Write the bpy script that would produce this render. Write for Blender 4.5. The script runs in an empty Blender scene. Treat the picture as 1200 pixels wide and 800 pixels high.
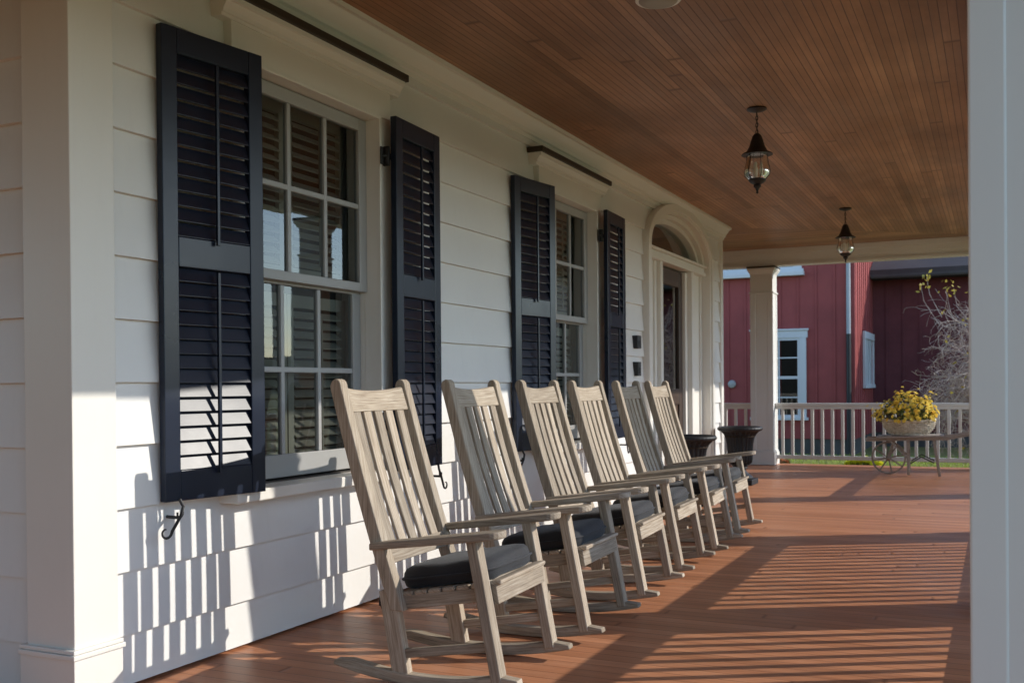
import bpy, math, random
from mathutils import Vector, Matrix, Euler, noise
R = math.radians
random.seed(7)
sc = bpy.context.scene
COL = sc.collection

# ------------------------------------------------------------------ mesh builder
class MB:
    def __init__(s):
        s.v = []; s.f = []; s.uv = []; s.sm = []; s.mi = []
    def face(s, idx, uvs=None, smooth=False, mi=0):
        s.f.append(tuple(idx)); s.uv.append(uvs or [(0, 0)]*len(idx)); s.sm.append(smooth); s.mi.append(mi)
    def hexa(s, pts, grain=0, mi=0):
        """pts indexed by (i,j,k) bits: 8 corners, index = i + 2*j + 4*k ; grain axis 0,1,2"""
        b = len(s.v); s.v += [Vector(p) for p in pts]
        L = [(Vector(pts[1])-Vector(pts[0])).length, (Vector(pts[2])-Vector(pts[0])).length, (Vector(pts[4])-Vector(pts[0])).length]
        off = random.random()*40; offv = random.random()*40
        o = [a for a in range(3) if a != grain]
        def uv(i):
            bit = [(i >> a) & 1 for a in range(3)]
            return (off+bit[grain]*L[grain], offv+bit[o[0]]*L[o[0]]+bit[o[1]]*L[o[1]]*1.01)
        for q in ((0, 2, 3, 1), (4, 5, 7, 6), (0, 1, 5, 4), (2, 6, 7, 3), (0, 4, 6, 2), (1, 3, 7, 5)):
            s.face([b+i for i in q], [uv(i) for i in q], mi=mi)
        return s
    def box(s, x0, x1, y0, y1, z0, z1, grain=None, mi=0):
        if grain is None:
            d = (x1-x0, y1-y0, z1-z0); grain = d.index(max(d))
        pts = [(x1 if i & 1 else x0, y1 if i & 2 else y0, z1 if i & 4 else z0) for i in range(8)]
        return s.hexa(pts, grain, mi)
    def beam(s, p0, p1, w, t, side, w1=None, t1=None):
        """box from p0 to p1; w along 'side', t along the third axis"""
        p0 = Vector(p0); p1 = Vector(p1); ez = (p1-p0).normalized()
        ex = Vector(side); ex = (ex-ez*ex.dot(ez)).normalized(); ey = ez.cross(ex)
        w1 = w if w1 is None else w1; t1 = t if t1 is None else t1
        pts = []
        for k, (p, ww, tt) in enumerate(((p0, w, t), (p1, w1, t1))):
            for j in (-1, 1):
                for i in (-1, 1):
                    pts.append(p+ex*(i*ww/2)+ey*(j*tt/2))
        return s.hexa(pts, 2)
    def prism(s, poly, fn, a, b, smooth=False):
        """poly: 2-D outline; fn(u,v,w)->xyz ; extruded w from a to b"""
        n = len(poly); o = len(s.v); off = random.random()*30
        for w in (a, b):
            for (u, v) in poly: s.v.append(Vector(fn(u, v, w)))
        per = [0]
        for i in range(n):
            q = poly[(i+1) % n]; per.append(per[-1]+math.hypot(q[0]-poly[i][0], q[1]-poly[i][1]))
        for i in range(n):
            j = (i+1) % n
            s.face([o+i, o+j, o+n+j, o+n+i], [(off+a, per[i]), (off+a, per[i+1]), (off+b, per[i+1]), (off+b, per[i])], smooth)
        s.face([o+i for i in range(n-1, -1, -1)], [(off+poly[i][0], poly[i][1]) for i in range(n-1, -1, -1)])
        s.face([o+n+i for i in range(n)], [(off+poly[i][0], poly[i][1]) for i in range(n)])
        return s
    def strip(s, rings, closed=True, cap=True, smooth=True, grainscale=1.0):
        """connect successive rings of equal length (each a list of points)"""
        o = len(s.v); n = len(rings[0]); off = random.random()*30; u = 0; us = [0]
        for i, r in enumerate(rings):
            s.v += [Vector(p) for p in r]
            if i:
                u += (Vector(r[0])-Vector(rings[i-1][0])).length; us.append(u)
        per = [0]
        for i in range(n): per.append(per[-1]+(Vector(rings[0][(i+1) % n])-Vector(rings[0][i])).length)
        for k in range(len(rings)-1):
            for i in range(n if closed else n-1):
                j = (i+1) % n
                s.face([o+k*n+i, o+k*n+j, o+(k+1)*n+j, o+(k+1)*n+i],
                       [(off+us[k], per[i]), (off+us[k], per[i+1]), (off+us[k+1], per[i+1]), (off+us[k+1], per[i])], smooth)
        if cap and closed:
            s.face([o+i for i in range(n-1, -1, -1)]); e = o+(len(rings)-1)*n
            s.face([e+i for i in range(n)])
        return s
    def tube(s, path, rad, n=6, cap=True):
        path = [Vector(p) for p in path]; rings = []; prev = None
        for i, p in enumerate(path):
            d = (path[min(i+1, len(path)-1)]-path[max(i-1, 0)])
            d = d.normalized() if d.length > 1e-9 else Vector((0, 0, 1))
            if prev is None:
                prev = d.orthogonal().normalized()
            prev = (prev-d*prev.dot(d)).normalized(); b = d.cross(prev)
            r = rad[i] if isinstance(rad, (list, tuple)) else rad
            rings.append([p+(prev*math.cos(6.28318*k/n)+b*math.sin(6.28318*k/n))*r for k in range(n)])
        return s.strip(rings, cap=cap)
    def lathe(s, prof, c=(0, 0, 0), n=32, mod=None):
        """prof: (r,z) list; mod(theta, i)->radius factor"""
        rings = []
        for i, (r, z) in enumerate(prof):
            rings.append([Vector((c[0]+r*(mod(2*math.pi*k/n, i) if mod else 1)*math.cos(2*math.pi*k/n),
                                  c[1]+r*(mod(2*math.pi*k/n, i) if mod else 1)*math.sin(2*math.pi*k/n), c[2]+z)) for k in range(n)])
        return s.strip(rings)
    def obj(s, name, mat, parent=None, bevel=0, sharp=35, loc=None):
        me = bpy.data.meshes.new(name)
        me.from_pydata([tuple(p) for p in s.v], [], s.f)
        uvl = me.uv_layers.new(name='UVMap')
        i = 0; buf = []
        for u in s.uv:
            for a in u: buf += [a[0], a[1]]
        uvl.data.foreach_set('uv', buf)
        me.polygons.foreach_set('use_smooth', s.sm)
        me.polygons.foreach_set('material_index', s.mi)
        for m in (mat if isinstance(mat, (list, tuple)) else [mat]): me.materials.append(m)
        if any(s.sm): me.set_sharp_from_angle(angle=R(sharp))
        me.update()
        o = bpy.data.objects.new(name, me); COL.objects.link(o)
        if parent: o.parent = parent
        if loc: o.location = loc
        if bevel:
            b = o.modifiers.new('bevel', 'BEVEL'); b.width = bevel; b.segments = 2; b.limit_method = 'ANGLE'; b.angle_limit = R(40)
            b.harden_normals = False
        return o

def tag(o, label=None, cat=None, group=None, kind=None):
    if label: o['label'] = label
    if cat: o['category'] = cat
    if group: o['group'] = group
    if kind: o['kind'] = kind
    return o
def empty(name, loc=(0, 0, 0), rz=0, label=None, cat=None, group=None):
    o = bpy.data.objects.new(name, None); COL.objects.link(o)
    o.location = loc; o.rotation_euler = (0, 0, rz); o.empty_display_size = .1
    return tag(o, label, cat, group)
def copy_tree(o, parent=None):
    c = o.copy(); COL.objects.link(c)
    if parent: c.parent = parent
    for ch in list(o.children): copy_tree(ch, c)
    return c

# ------------------------------------------------------------------ materials
def mat(name):
    m = bpy.data.materials.new(name); m.use_nodes = True
    nt = m.node_tree
    return m, nt, nt.nodes['Principled BSDF']
def N(nt, t, **k):
    n = nt.nodes.new(t)
    for a, v in k.items():
        if a in n.inputs.keys(): n.inputs[a].default_value = v
        else: setattr(n, a, v)
    return n
def L(nt, a, b): nt.links.new(a, b)
def ramp(nt, fac, stops):
    r = nt.nodes.new('ShaderNodeValToRGB')
    e = r.color_ramp.elements
    while len(e) < len(stops): e.new(0.5)
    for i, (p, c) in enumerate(stops):
        e[i].position = p; e[i].color = (*c, 1)
    L(nt, fac, r.inputs['Fac']); return r.outputs['Color']
def mapping(nt, src, scale, loc=(0, 0, 0), rot=(0, 0, 0)):
    mp = nt.nodes.new('ShaderNodeMapping'); mp.inputs['Scale'].default_value = scale
    mp.inputs['Location'].default_value = loc; mp.inputs['Rotation'].default_value = rot
    L(nt, src, mp.inputs['Vector']); return mp.outputs['Vector']
def noise_tex(nt, vec, scale, detail=4, rough=.55, dist=0):
    n = N(nt, 'ShaderNodeTexNoise', Scale=scale, Detail=detail, Roughness=rough, Distortion=dist)
    if vec is not None: L(nt, vec, n.inputs['Vector'])
    return n.outputs['Fac']
def mixc(nt, fac, a, b, mode='MIX'):
    m = nt.nodes.new('ShaderNodeMix'); m.data_type = 'RGBA'; m.blend_type = mode
    for i, x in ((0, fac), (6, a), (7, b)):
        if isinstance(x, (int, float)): m.inputs[i].default_value = x
        elif isinstance(x, tuple): m.inputs[i].default_value = (*x, 1) if len(x) == 3 else x
        else: L(nt, x, m.inputs[i])
    return m.outputs[2]
def mth(nt, op, a, b=None, c=None):
    m = nt.nodes.new('ShaderNodeMath'); m.operation = op
    for i, x in enumerate((a, b, c)):
        if x is None: continue
        if isinstance(x, (int, float)): m.inputs[i].default_value = x
        else: L(nt, x, m.inputs[i])
    return m.outputs[0]
def bump(nt, bs, h, strength=.3, dist=.002):
    b = N(nt, 'ShaderNodeBump', Strength=strength, Distance=dist)
    L(nt, h, b.inputs['Height']); L(nt, b.outputs['Normal'], bs.inputs['Normal'])
def coords(nt, kind='Object'):
    return nt.nodes.new('ShaderNodeTexCoord').outputs[kind]
def geopos(nt):
    return nt.nodes.new('ShaderNodeNewGeometry').outputs['Position']

def paint(name, col, rough=.45, var=.06, spec=.4, grain=.12, dirt=0.0):
    m, nt, bs = mat(name)
    p = geopos(nt)
    n1 = noise_tex(nt, p, 1.7, 5, .6)
    dark = tuple(c*(1-var*2) for c in col)
    c = ramp(nt, n1, [(.25, dark), (.7, col)])
    if dirt:
        n3 = noise_tex(nt, mapping(nt, p, (9, 9, 1.2)), 3.0, 6, .7)
        f = ramp(nt, n3, [(.55, (0, 0, 0)), (.8, (dirt,)*3)])
        c = mixc(nt, f, c, tuple(x*.55 for x in col))
    L(nt, c, bs.inputs['Base Color'])
    n2 = noise_tex(nt, mapping(nt, p, (14, 14, 14)), 9, 5, .6)
    L(nt, ramp(nt, n1, [(.3, (rough*.85,)*3), (.7, (rough*1.15,)*3)]), bs.inputs['Roughness'])
    bs.inputs['Specular IOR Level'].default_value = spec
    bump(nt, bs, mth(nt, 'ADD', n2, mth(nt, 'MULTIPLY', noise_tex(nt, mapping(nt, p, (3, 2, 6)), 2.2, 3, .5), 2.0)), grain, .002)
    return m

M = {}
M['white'] = paint('white_paint', (.745, .73, .695), .42, .03, .35, .10, .10)
M['trim'] = paint('trim_paint', (.755, .725, .66), .36, .025, .4, .06, .06)
M['column'] = paint('column_paint', (.76, .74, .695), .38, .025, .4, .06, .05)
M['sash'] = paint('sash_paint', (.36, .355, .34), .4, .03, .4, .06)
M['black'] = paint('shutter_paint', (.010, .016, .034), .30, .12, .36, .08)
M['louvre'] = paint('louvre_gloss_paint', (.010, .014, .028), .36, .12, .5, .05)
M['iron'] = paint('black_iron', (.018, .018, .020), .5, .2, .5, .4)
M['bronze'] = paint('dark_lantern_metal', (.016, .012, .011), .5, .2, .5, .3)
M['copper'] = paint('dark_copper_cap', (.045, .030, .018), .5, .15, .4, .2)
M['dark_room'] = paint('interior_wall', (.10, .09, .08), .8, .1, .2, .05)
M['blind'] = paint('interior_louvre', (.36, .35, .29), .5, .04, .3, .05)
M['stonewhite'] = paint('lamp_shell', (.42, .41, .39), .5, .05, .3, .1)
M['barn_white'] = paint('barn_trim_paint', (.66, .66, .66), .5, .05, .3, .15)
M['galv'] = paint('galvanised_pipe', (.40, .42, .44), .5, .1, .4, .1)
M['gutter'] = paint('dull_grey_gutter', (.10, .10, .10), .95, .15, .05, .2)
M['slate'] = paint('grey_roofing', (.075, .070, .070), .8, .2, .2, .4)
M['stone'] = paint('foundation_stone', (.13, .125, .115), .9, .3, .2, .8)
M['cushion'] = None
M['shade_white'] = paint('fixture_rim', (.35, .31, .25), .5, .05, .4, .05)

def wood_weathered():
    m, nt, bs = mat('weathered_teak')
    uv = coords(nt, 'UV')
    oi = nt.nodes.new('ShaderNodeObjectInfo').outputs['Random']
    cmb = nt.nodes.new('ShaderNodeCombineXYZ'); L(nt, mth(nt, 'MULTIPLY', oi, 37.0), cmb.inputs[0]); L(nt, mth(nt, 'MULTIPLY', oi, 11.0), cmb.inputs[1])
    va = nt.nodes.new('ShaderNodeVectorMath'); va.operation = 'ADD'; L(nt, uv, va.inputs[0]); L(nt, cmb.outputs[0], va.inputs[1]); vec = va.outputs[0]
    g = noise_tex(nt, mapping(nt, vec, (2.5, 70, 1)), 2.0, 6, .65, .3)
    fine = noise_tex(nt, mapping(nt, vec, (9, 420, 1)), 1.0, 3, .6)
    blot = noise_tex(nt, mapping(nt, vec, (5, 9, 1)), 1.0, 4, .6)
    c = ramp(nt, g, [(.24, (.085, .064, .046)), (.40, (.24, .190, .138)), (.56, (.39, .330, .255)), (.76, (.58, .52, .435))])
    c = mixc(nt, mth(nt, 'MULTIPLY', blot, .5), c, (.37, .285, .20), 'MIX')
    f2 = ramp(nt, fine, [(.3, (.0, .0, .0)), (.42, (1, 1, 1))])
    c = mixc(nt, .5, c, f2, 'MULTIPLY')
    f3 = ramp(nt, noise_tex(nt, mapping(nt, vec, (14, 60, 1)), 1.0, 5, .75), [(.62, (0, 0, 0)), (.72, (1, 1, 1))])
    c = mixc(nt, mth(nt, 'MULTIPLY', f3, .55), c, (.17, .14, .11))
    hsv = nt.nodes.new('ShaderNodeHueSaturation'); L(nt, c, hsv.inputs['Color'])
    L(nt, mth(nt, 'ADD', mth(nt, 'MULTIPLY', oi, .45), .80), hsv.inputs['Value'])
    L(nt, hsv.outputs[0], bs.inputs['Base Color'])
    bs.inputs['Roughness'].default_value = .75; bs.inputs['Specular IOR Level'].default_value = .25
    bump(nt, bs, mth(nt, 'ADD', g, mth(nt, 'MULTIPLY', fine, .6)), .35, .0025)
    return m
M['teak'] = wood_weathered()

def boards(name, axis, width, cols, groove, rough, grain_scale, length=3.2, spec=.4, wear=0, bead=False, wob=.35, fromuv=False, depth=.85):
    """procedural boards running along 'axis' (0=x,1=y)"""
    m, nt, bs = mat(name)
    p = coords(nt, 'UV') if fromuv else geopos(nt)
    s = nt.nodes.new('ShaderNodeSeparateXYZ'); L(nt, p, s.inputs[0])
    al, ac = (s.outputs[0], s.outputs[1]) if axis == 0 else (s.outputs[1], s.outputs[0])
    q = mth(nt, 'DIVIDE', ac, width); idx = mth(nt, 'FLOOR', q); fr = mth(nt, 'FRACT', q)
    wn = nt.nodes.new('ShaderNodeTexWhiteNoise'); wn.noise_dimensions = '1D'; L(nt, idx, wn.inputs['W'])
    sh = mth(nt, 'ADD', mth(nt, 'DIVIDE', al, length), mth(nt, 'MULTIPLY', wn.outputs['Value'], 7.31))
    seg = mth(nt, 'FLOOR', sh); fs = mth(nt, 'FRACT', sh)
    wn2 = nt.nodes.new('ShaderNodeTexWhiteNoise'); wn2.noise_dimensions = '2D'
    cb = nt.nodes.new('ShaderNodeCombineXYZ'); L(nt, idx, cb.inputs[0]); L(nt, seg, cb.inputs[1]); L(nt, cb.outputs[0], wn2.inputs['Vector'])
    rnd = wn2.outputs['Value']
    gv = nt.nodes.new('ShaderNodeCombineXYZ')
    L(nt, mth(nt, 'ADD', mth(nt, 'MULTIPLY', al, grain_scale[0]), mth(nt, 'MULTIPLY', rnd, 91)), gv.inputs[0]); L(nt, mth(nt, 'MULTIPLY', ac, grain_scale[1]), gv.inputs[1])
    g = noise_tex(nt, gv.outputs[0], 1, 6, .62, .4)
    base = ramp(nt, mth(nt, 'ADD', mth(nt, 'MULTIPLY', g, 1-wob), mth(nt, 'MULTIPLY', rnd, wob)), cols)
    # grooves
    d = mth(nt, 'ABSOLUTE', mth(nt, 'SUBTRACT', fr, .5))
    gr = ramp(nt, d, [(.5-groove[0]*1.4, (0, 0, 0)), (.5-groove[0]*.5, (1, 1, 1))])
    if bead:
        d2 = mth(nt, 'ABSOLUTE', mth(nt, 'SUBTRACT', mth(nt, 'FRACT', mth(nt, 'MULTIPLY', q, 2)), .5))
        gr2 = ramp(nt, d2, [(.5-groove[0]*2, (0, 0, 0)), (.5-groove[0]*.9, (1, 1, 1))])
        gr = mixc(nt, 1.0, gr, gr2, 'LIGHTEN')
    e = mth(nt, 'ABSOLUTE', mth(nt, 'SUBTRACT', fs, .5))
    en = ramp(nt, e, [(.4985, (0, 0, 0)), (.4995, (1, 1, 1))])
    gr = mixc(nt, 1.0, gr, en, 'LIGHTEN')
    big = noise_tex(nt, mapping(nt, p, (1, 1, 1)), .9, 5, .65)
    c = base
    if bead:
        mo = noise_tex(nt, mapping(nt, p, (.9, .35, 1) if axis == 1 else (.35, .9, 1)), 1.6, 6, .68)
        c = mixc(nt, ramp(nt, mo, [(.38, (.55,)*3), (.62, (0, 0, 0))]), c, groove[1])
    if wear:
        wv = noise_tex(nt, mapping(nt, p, (1.6, 7, 1)) if axis == 0 else mapping(nt, p, (7, 1.6, 1)), 1.3, 6, .7)
        wf = ramp(nt, wv, [(.5, (0, 0, 0)), (.75, (wear,)*3)])
        c = mixc(nt, wf, c, groove[2])
    c = mixc(nt, mth(nt, 'MULTIPLY', gr, depth), c, groove[1])
    L(nt, c, bs.inputs['Base Color'])
    L(nt, ramp(nt, mth(nt, 'ADD', mth(nt, 'MULTIPLY', big, .6), mth(nt, 'MULTIPLY', g, .4)), [(.3, (rough*.75,)*3), (.7, (rough*1.25,)*3)]), bs.inputs['Roughness'])
    bs.inputs['Specular IOR Level'].default_value = spec
    bump(nt, bs, mth(nt, 'SUBTRACT', mth(nt, 'MULTIPLY', g, .25), gr), .5, .003)
    return m
M['floor'] = boards('decking_boards', 0, .083, [(.22, (.29, .118, .056)), (.5, (.46, .195, .096)), (.78, (.60, .275, .143))], (.03, (.14, .055, .028), (.54, .28, .16)), .38, (1.0, 26), 3.6, .13, wear=.5, wob=.26, depth=.62)
CEILC = [(.22, (.25, .125, .064)), (.42, (.38, .195, .106)), (.6, (.46, .24, .132)), (.8, (.60, .33, .19))]
M['ceil_y'] = boards('beadboard_ceiling', 1, .084, CEILC, (.035, (.13, .062, .034), (0, 0, 0)), (0.45), (.9, 30), 8.0, .4, bead=True, wob=.36)
M['ceil_x'] = boards('beadboard_ceiling_end', 0, .084, CEILC, (.035, (.13, .062, .034), (0, 0, 0)), (0.45), (.9, 30), 8.0, .4, bead=True, wob=.36)
M['door_wood'] = boards('door_wood', 0, .4, [(.3, (.045, .026, .018)), (.7, (.095, .058, .040))], (.0, (.03, .015, .01), (0, 0, 0)), .4, (1.5, 40), 5, .4, fromuv=True)
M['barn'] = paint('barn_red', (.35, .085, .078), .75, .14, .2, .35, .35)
M['barn_dark'] = paint('barn_red_old', (.17, .055, .060), .8, .2, .15, .35, .45)  # deeper version of the barn red, for the wing wall only

def cushion_mat():
    m, nt, bs = mat('black_canvas')
    p = coords(nt, 'Object')
    w = noise_tex(nt, mapping(nt, p, (1, 1, 1)), 420, 2, .5)
    b = noise_tex(nt, p, 5, 4, .6)
    L(nt, ramp(nt, b, [(.3, (.009, .009, .011)), (.7, (.017, .018, .022))]), bs.inputs['Base Color'])
    bs.inputs['Roughness'].default_value = .8
    bs.inputs['Sheen Weight'].default_value = .12; bs.inputs['Sheen Roughness'].default_value = .4
    bump(nt, bs, mth(nt, 'ADD', w, mth(nt, 'MULTIPLY', b, 3)), .5, .003)
    return m
M['cushion'] = cushion_mat()

def glass(name, tint=(.82, .85, .84), wav=.25, ior=1.6, boost=1.3):
    m, nt, bs = mat(name)
    out = nt.nodes['Material Output']; nt.nodes.remove(bs)
    tr = N(nt, 'ShaderNodeBsdfTransparent', Color=(*tint, 1)); gl = N(nt, 'ShaderNodeBsdfGlossy', Roughness=.015)
    gl.inputs['Color'].default_value = (1, 1, 1, 1)
    fr = N(nt, 'ShaderNodeFresnel', IOR=ior)
    p = geopos(nt)
    n1 = noise_tex(nt, mapping(nt, p, (1, 1, .6)), 5, 1, .4); n2 = noise_tex(nt, p, 30, 1, .4)
    b = N(nt, 'ShaderNodeBump', Strength=wav, Distance=.004); L(nt, mth(nt, 'ADD', n1, mth(nt, 'MULTIPLY', n2, .04)), b.inputs['Height'])
    L(nt, b.outputs['Normal'], gl.inputs['Normal'])
    mx = nt.nodes.new('ShaderNodeMixShader')
    L(nt, mth(nt, 'MINIMUM', mth(nt, 'MULTIPLY', fr.outputs[0], boost), 1.0), mx.inputs[0]); L(nt, tr.outputs[0], mx.inputs[1]); L(nt, gl.outputs[0], mx.inputs[2])
    L(nt, mx.outputs[0], out.inputs['Surface'])
    return m
M['glass'] = glass('window_glass', (.70, .73, .72), wav=.05, boost=1.25)
M['lampglass'] = glass('lamp_glass', (.98, .97, .95), .1, 1.5, 1.9)

def simple(name, cols, scale=6, rough=.7, spec=.3, bumps=.3, trans=0, aniso=(1, 1, 1), kind='Object'):
    m, nt, bs = mat(name)
    p = coords(nt, kind)
    n = noise_tex(nt, mapping(nt, p, aniso), scale, 5, .65)
    L(nt, ramp(nt, n, cols), bs.inputs['Base Color'])
    bs.inputs['Roughness'].default_value = rough; bs.inputs['Specular IOR Level'].default_value = spec
    if bumps: bump(nt, bs, n, bumps, .004)
    if trans:
        out = nt.nodes['Material Output']
        t = nt.nodes.new('ShaderNodeBsdfTranslucent'); L(nt, ramp(nt, n, cols), t.inputs['Color'])
        mx = nt.nodes.new('ShaderNodeMixShader'); mx.inputs[0].default_value = trans
        L(nt, bs.outputs[0], mx.inputs[1]); L(nt, t.outputs[0], mx.inputs[2]); L(nt, mx.outputs[0], out.inputs['Surface'])
    return m
M['grass'] = simple('lawn', [(.3, (.17, .175, .06)), (.55, (.24, .235, .085)), (.75, (.30, .28, .11))], 3, .9, .1, .5, kind='Object')
M['blade'] = simple('grass_blade', [(.3, (.26, .36, .06)), (.7, (.44, .50, .12))], 2, .7, .2, 0, .35)
M['far_leaf'] = simple('far_foliage', [(.3, (.012, .018, .006)), (.6, (.035, .040, .014)), (.8, (.08, .06, .02))], .5, .95, .1, .6)
M['petal'] = simple('yellow_petals', [(.25, (.78, .36, .04)), (.4, (.88, .60, .08)), (.6, (.90, .74, .16)), (.8, (.90, .84, .42))], 14, .6, .2, 0, .4)
M['petal_bright'] = simple('bright_yellow_petals', [(.3, (.85, .74, .02)), (.7, (.92, .86, .06))], 6, .6, .2, 0, .5)
M['petal_red'] = simple('russet_leaves', [(.3, (.38, .09, .03)), (.7, (.50, .18, .06))], 6, .6, .2, 0, .2)
M['leaf'] = simple('green_leaves', [(.3, (.035, .06, .012)), (.7, (.10, .13, .03))], 12, .55, .3, 0, .2)
M['hedge_leaf'] = simple('hedge_leaf', [(.3, (.012, .022, .008)), (.7, (.04, .06, .02))], 3, .7, .2, 0)  # dark leaves of the added light blocker behind the viewer
M['leaf_autumn'] = simple('autumn_leaves', [(.3, (.30, .20, .03)), (.6, (.48, .36, .06)), (.8, (.45, .44, .16))], 2, .6, .2, 0, .3)
M['twig'] = simple('bare_twigs', [(.3, (.24, .165, .13)), (.7, (.62, .49, .41))], 5, .8, .2, .2)
M['bark'] = simple('grey_bark', [(.3, (.07, .055, .045)), (.7, (.20, .165, .14))], 8, .9, .2, .6, aniso=(3, 3, 1))
M['wicker'] = simple('white_wicker', [(.3, (.40, .32, .22)), (.7, (.74, .66, .53))], 30, .7, .2, .4)
M['cart'] = simple('grey_cart_wood', [(.3, (.20, .16, .13)), (.5, (.31, .26, .215)), (.75, (.43, .38, .32))], 6, .8, .2, .4, aniso=(2, 30, 30))
M['soil'] = simple('potting_soil', [(.3, (.02, .014, .01)), (.7, (.05, .035, .025))], 20, .95, .1, .6)
M['urn'] = paint('black_cast_iron', (.014, .015, .018), .55, .2, .35, .35)
M['candle'] = simple('candle_tube', [(.3, (.70, .66, .55)), (.7, (.78, .74, .64))], 6, .5, .4, 0)
M['floor_edge'] = paint('fascia_brown', (.20, .08, .045), .5, .1, .3, .2)
M['darkglass'] = None

# ------------------------------------------------------------------ constants of the place
XT, XB = -2.924, -2.902         # top / butt of a siding course
Y0H, Y1H = 2.577, 12.0          # house corner to corner
CEIL = 2.94
WY = (4.02, 7.20)               # window centres
DY = 10.23                      # door centre
EXP = .2325

# ------------------------------------------------------------------ ground, floor
g = MB()
for ix in range(-12, 12):
    for iy in range(-12, 12):
        pass
S = 400.0
g.v += [Vector((-S, -S, -.35)), Vector((S, -S, -.35)), Vector((S, S, -.35)), Vector((-S, S, -.35))]
g.face([0, 1, 2, 3], [(0, 0), (1, 0), (1, 1), (0, 1)])
tag(g.obj('lawn_ground', M['grass']), 'sunlit green lawn around the porch and barn', 'lawn', kind='structure')
b = MB()
b.box(-9.2, .30, -4.0, 14.62, -.045, 0, grain=0)
fl = b.obj('porch_floor', M['floor'], bevel=.012)
tag(fl, 'reddish brown board porch floor striped with railing shadows', 'porch floor', kind='structure')
b = MB()
b.box(-9.15, .26, -3.95, 14.55, -.40, -.048)
tag(b.obj('porch_base', M['floor_edge']), 'brown skirt board under the porch floor', 'porch base', kind='structure')
b = MB()
for i in range(9000):
    x = random.uniform(-5.5, 2.5); y = random.uniform(17.6, 21.6); a = random.uniform(0, 6.28); h = random.uniform(.03, .085)
    w = random.uniform(.006, .013); dx, dy = math.cos(a)*w, math.sin(a)*w; l = random.uniform(-.03, .03); l2 = random.uniform(-.03, .03)
    o = len(b.v); b.v += [Vector((x-dx, y-dy, -.355)), Vector((x+dx, y+dy, -.355)), Vector((x+l, y+l2, -.355+h))]
    b.face([o, o+1, o+2])
tag(b.obj('grass', M['blade']), 'short green grass between porch and barn', 'grass', kind='stuff')
# low hills with woods beyond the lawn (seen mirrored in the panes)
b = MB(); n = 150; rings = []
for k in range(7):
    t = k/6; r = []
    for i in range(n):
        a = 2*math.pi*i/n
        rad = 150+60*t
        h = (9+7*noise.noise(Vector((math.cos(a)*3, math.sin(a)*3, 2)))+3.5*noise.noise(Vector((math.cos(a)*14, math.sin(a)*14, t*2))))*math.sin(min(t*1.4, 1)*math.pi/2)
        r.append(Vector((rad*math.cos(a), rad*math.sin(a), -.4+max(h, 0) if k else -.4)))
    rings.append(r)
b.strip(rings, cap=False)
tag(b.obj('hills', M['far_leaf']), 'wooded hills around the lawn', 'hills', kind='structure')

# ------------------------------------------------------------------ house
house = empty('farmhouse', (0, 0, 0), 0, 'cream clapboard farmhouse wall with black shutters, two windows and arched door', 'house')

# openings: (y0,y1,z0,z1)
OP = [(WY[0]-.60, WY[0]+.60, .63, 2.66), (WY[1]-.60, WY[1]+.60, .63, 2.66), (DY-1.19, DY+1.19, -.1, 2.40)]
ARX, ARZ, ASP = 1.17, .475, 2.40
def intervals(z0, z1, a, c):
    cuts = [(o[0], o[1]) for o in OP if o[2] < z1-1e-4 and o[3] > z0+1e-4]
    zm = (z0+z1)/2
    if ASP <= zm < ASP+ARZ:
        hw = ARX*math.sqrt(max(0, 1-((zm-ASP)/ARZ)**2)); cuts.append((DY-hw, DY+hw))
    cuts.sort(); res = []; cur = a
    for (p, q) in cuts:
        if p > cur: res.append((cur, p))
        cur = max(cur, q)
    if cur < c: res.append((cur, c))
    return res
sd = MB()
zs = [o[2] for o in OP]+[o[3] for o in OP]
k = 0
zb0 = .197-EXP
while True:
    zb = zb0+k*EXP; zt = min(zb+EXP, CEIL); k += 1
    if zb >= CEIL: break
    br = sorted(set([max(zb, .012), zt]+[z for z in zs if zb < z < zt]+[ASP+.0238*i for i in range(21) if zb < ASP+.0238*i < zt]))
    for z0, z1 in zip(br[:-1], br[1:]):
        xf = lambda z: XB+(XT-XB)*(z-zb)/EXP
        for (ya, yb) in intervals(z0, z1, Y0H+.19, Y1H-.10):
            sd.hexa([(-2.96, ya, z0), (xf(z0), ya, z0), (-2.96, yb, z0), (xf(z0), yb, z0), (-2.96, ya, z1), (xf(z1), ya, z1), (-2.96, yb, z1), (xf(z1), yb, z1)], 1)
        # return wall facing -Y
        yf = lambda z: Y0H+.020+.022*(z-zb)/EXP
        sd.hexa([(-9, yf(z0), z0), (-3.10, yf(z0), z0), (-9, Y0H+.1, z0), (-3.10, Y0H+.1, z0), (-9, yf(z1), z1), (-3.10, yf(z1), z1), (-9, Y0H+.1, z1), (-3.10, Y0H+.1, z1)], 0)
sd.obj('siding', M['white'], house)
# corner boards
b = MB()
b.prism([(-3.115, Y0H), (-2.884, Y0H), (-2.884, Y0H+.20), (-2.96, Y0H+.20), (-2.96, Y0H+.09), (-3.115, Y0H+.09)], lambda u, v, w: (u, v, w), .012, CEIL)
b.obj('corner_board', M['trim'], house, bevel=.004)
b = MB()
for (z0, z1, e) in ((.012, .17, .014), (.1705, .188, .024), (.1885, .203, .017)):
    b.box(-3.135, -2.884+e, Y0H-e, Y0H+.20+e*.4, z0, z1)
b.obj('corner_plinth', M['trim'], house, bevel=.003)
b = MB(); b.box(-2.97, -2.890, Y1H-.105, Y1H, 0.012, CEIL); b.box(-3.13, -2.9705, Y1H-.06, Y1H, .012, CEIL)
b.obj('corner_board', M['trim'], house, bevel=.004)
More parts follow.
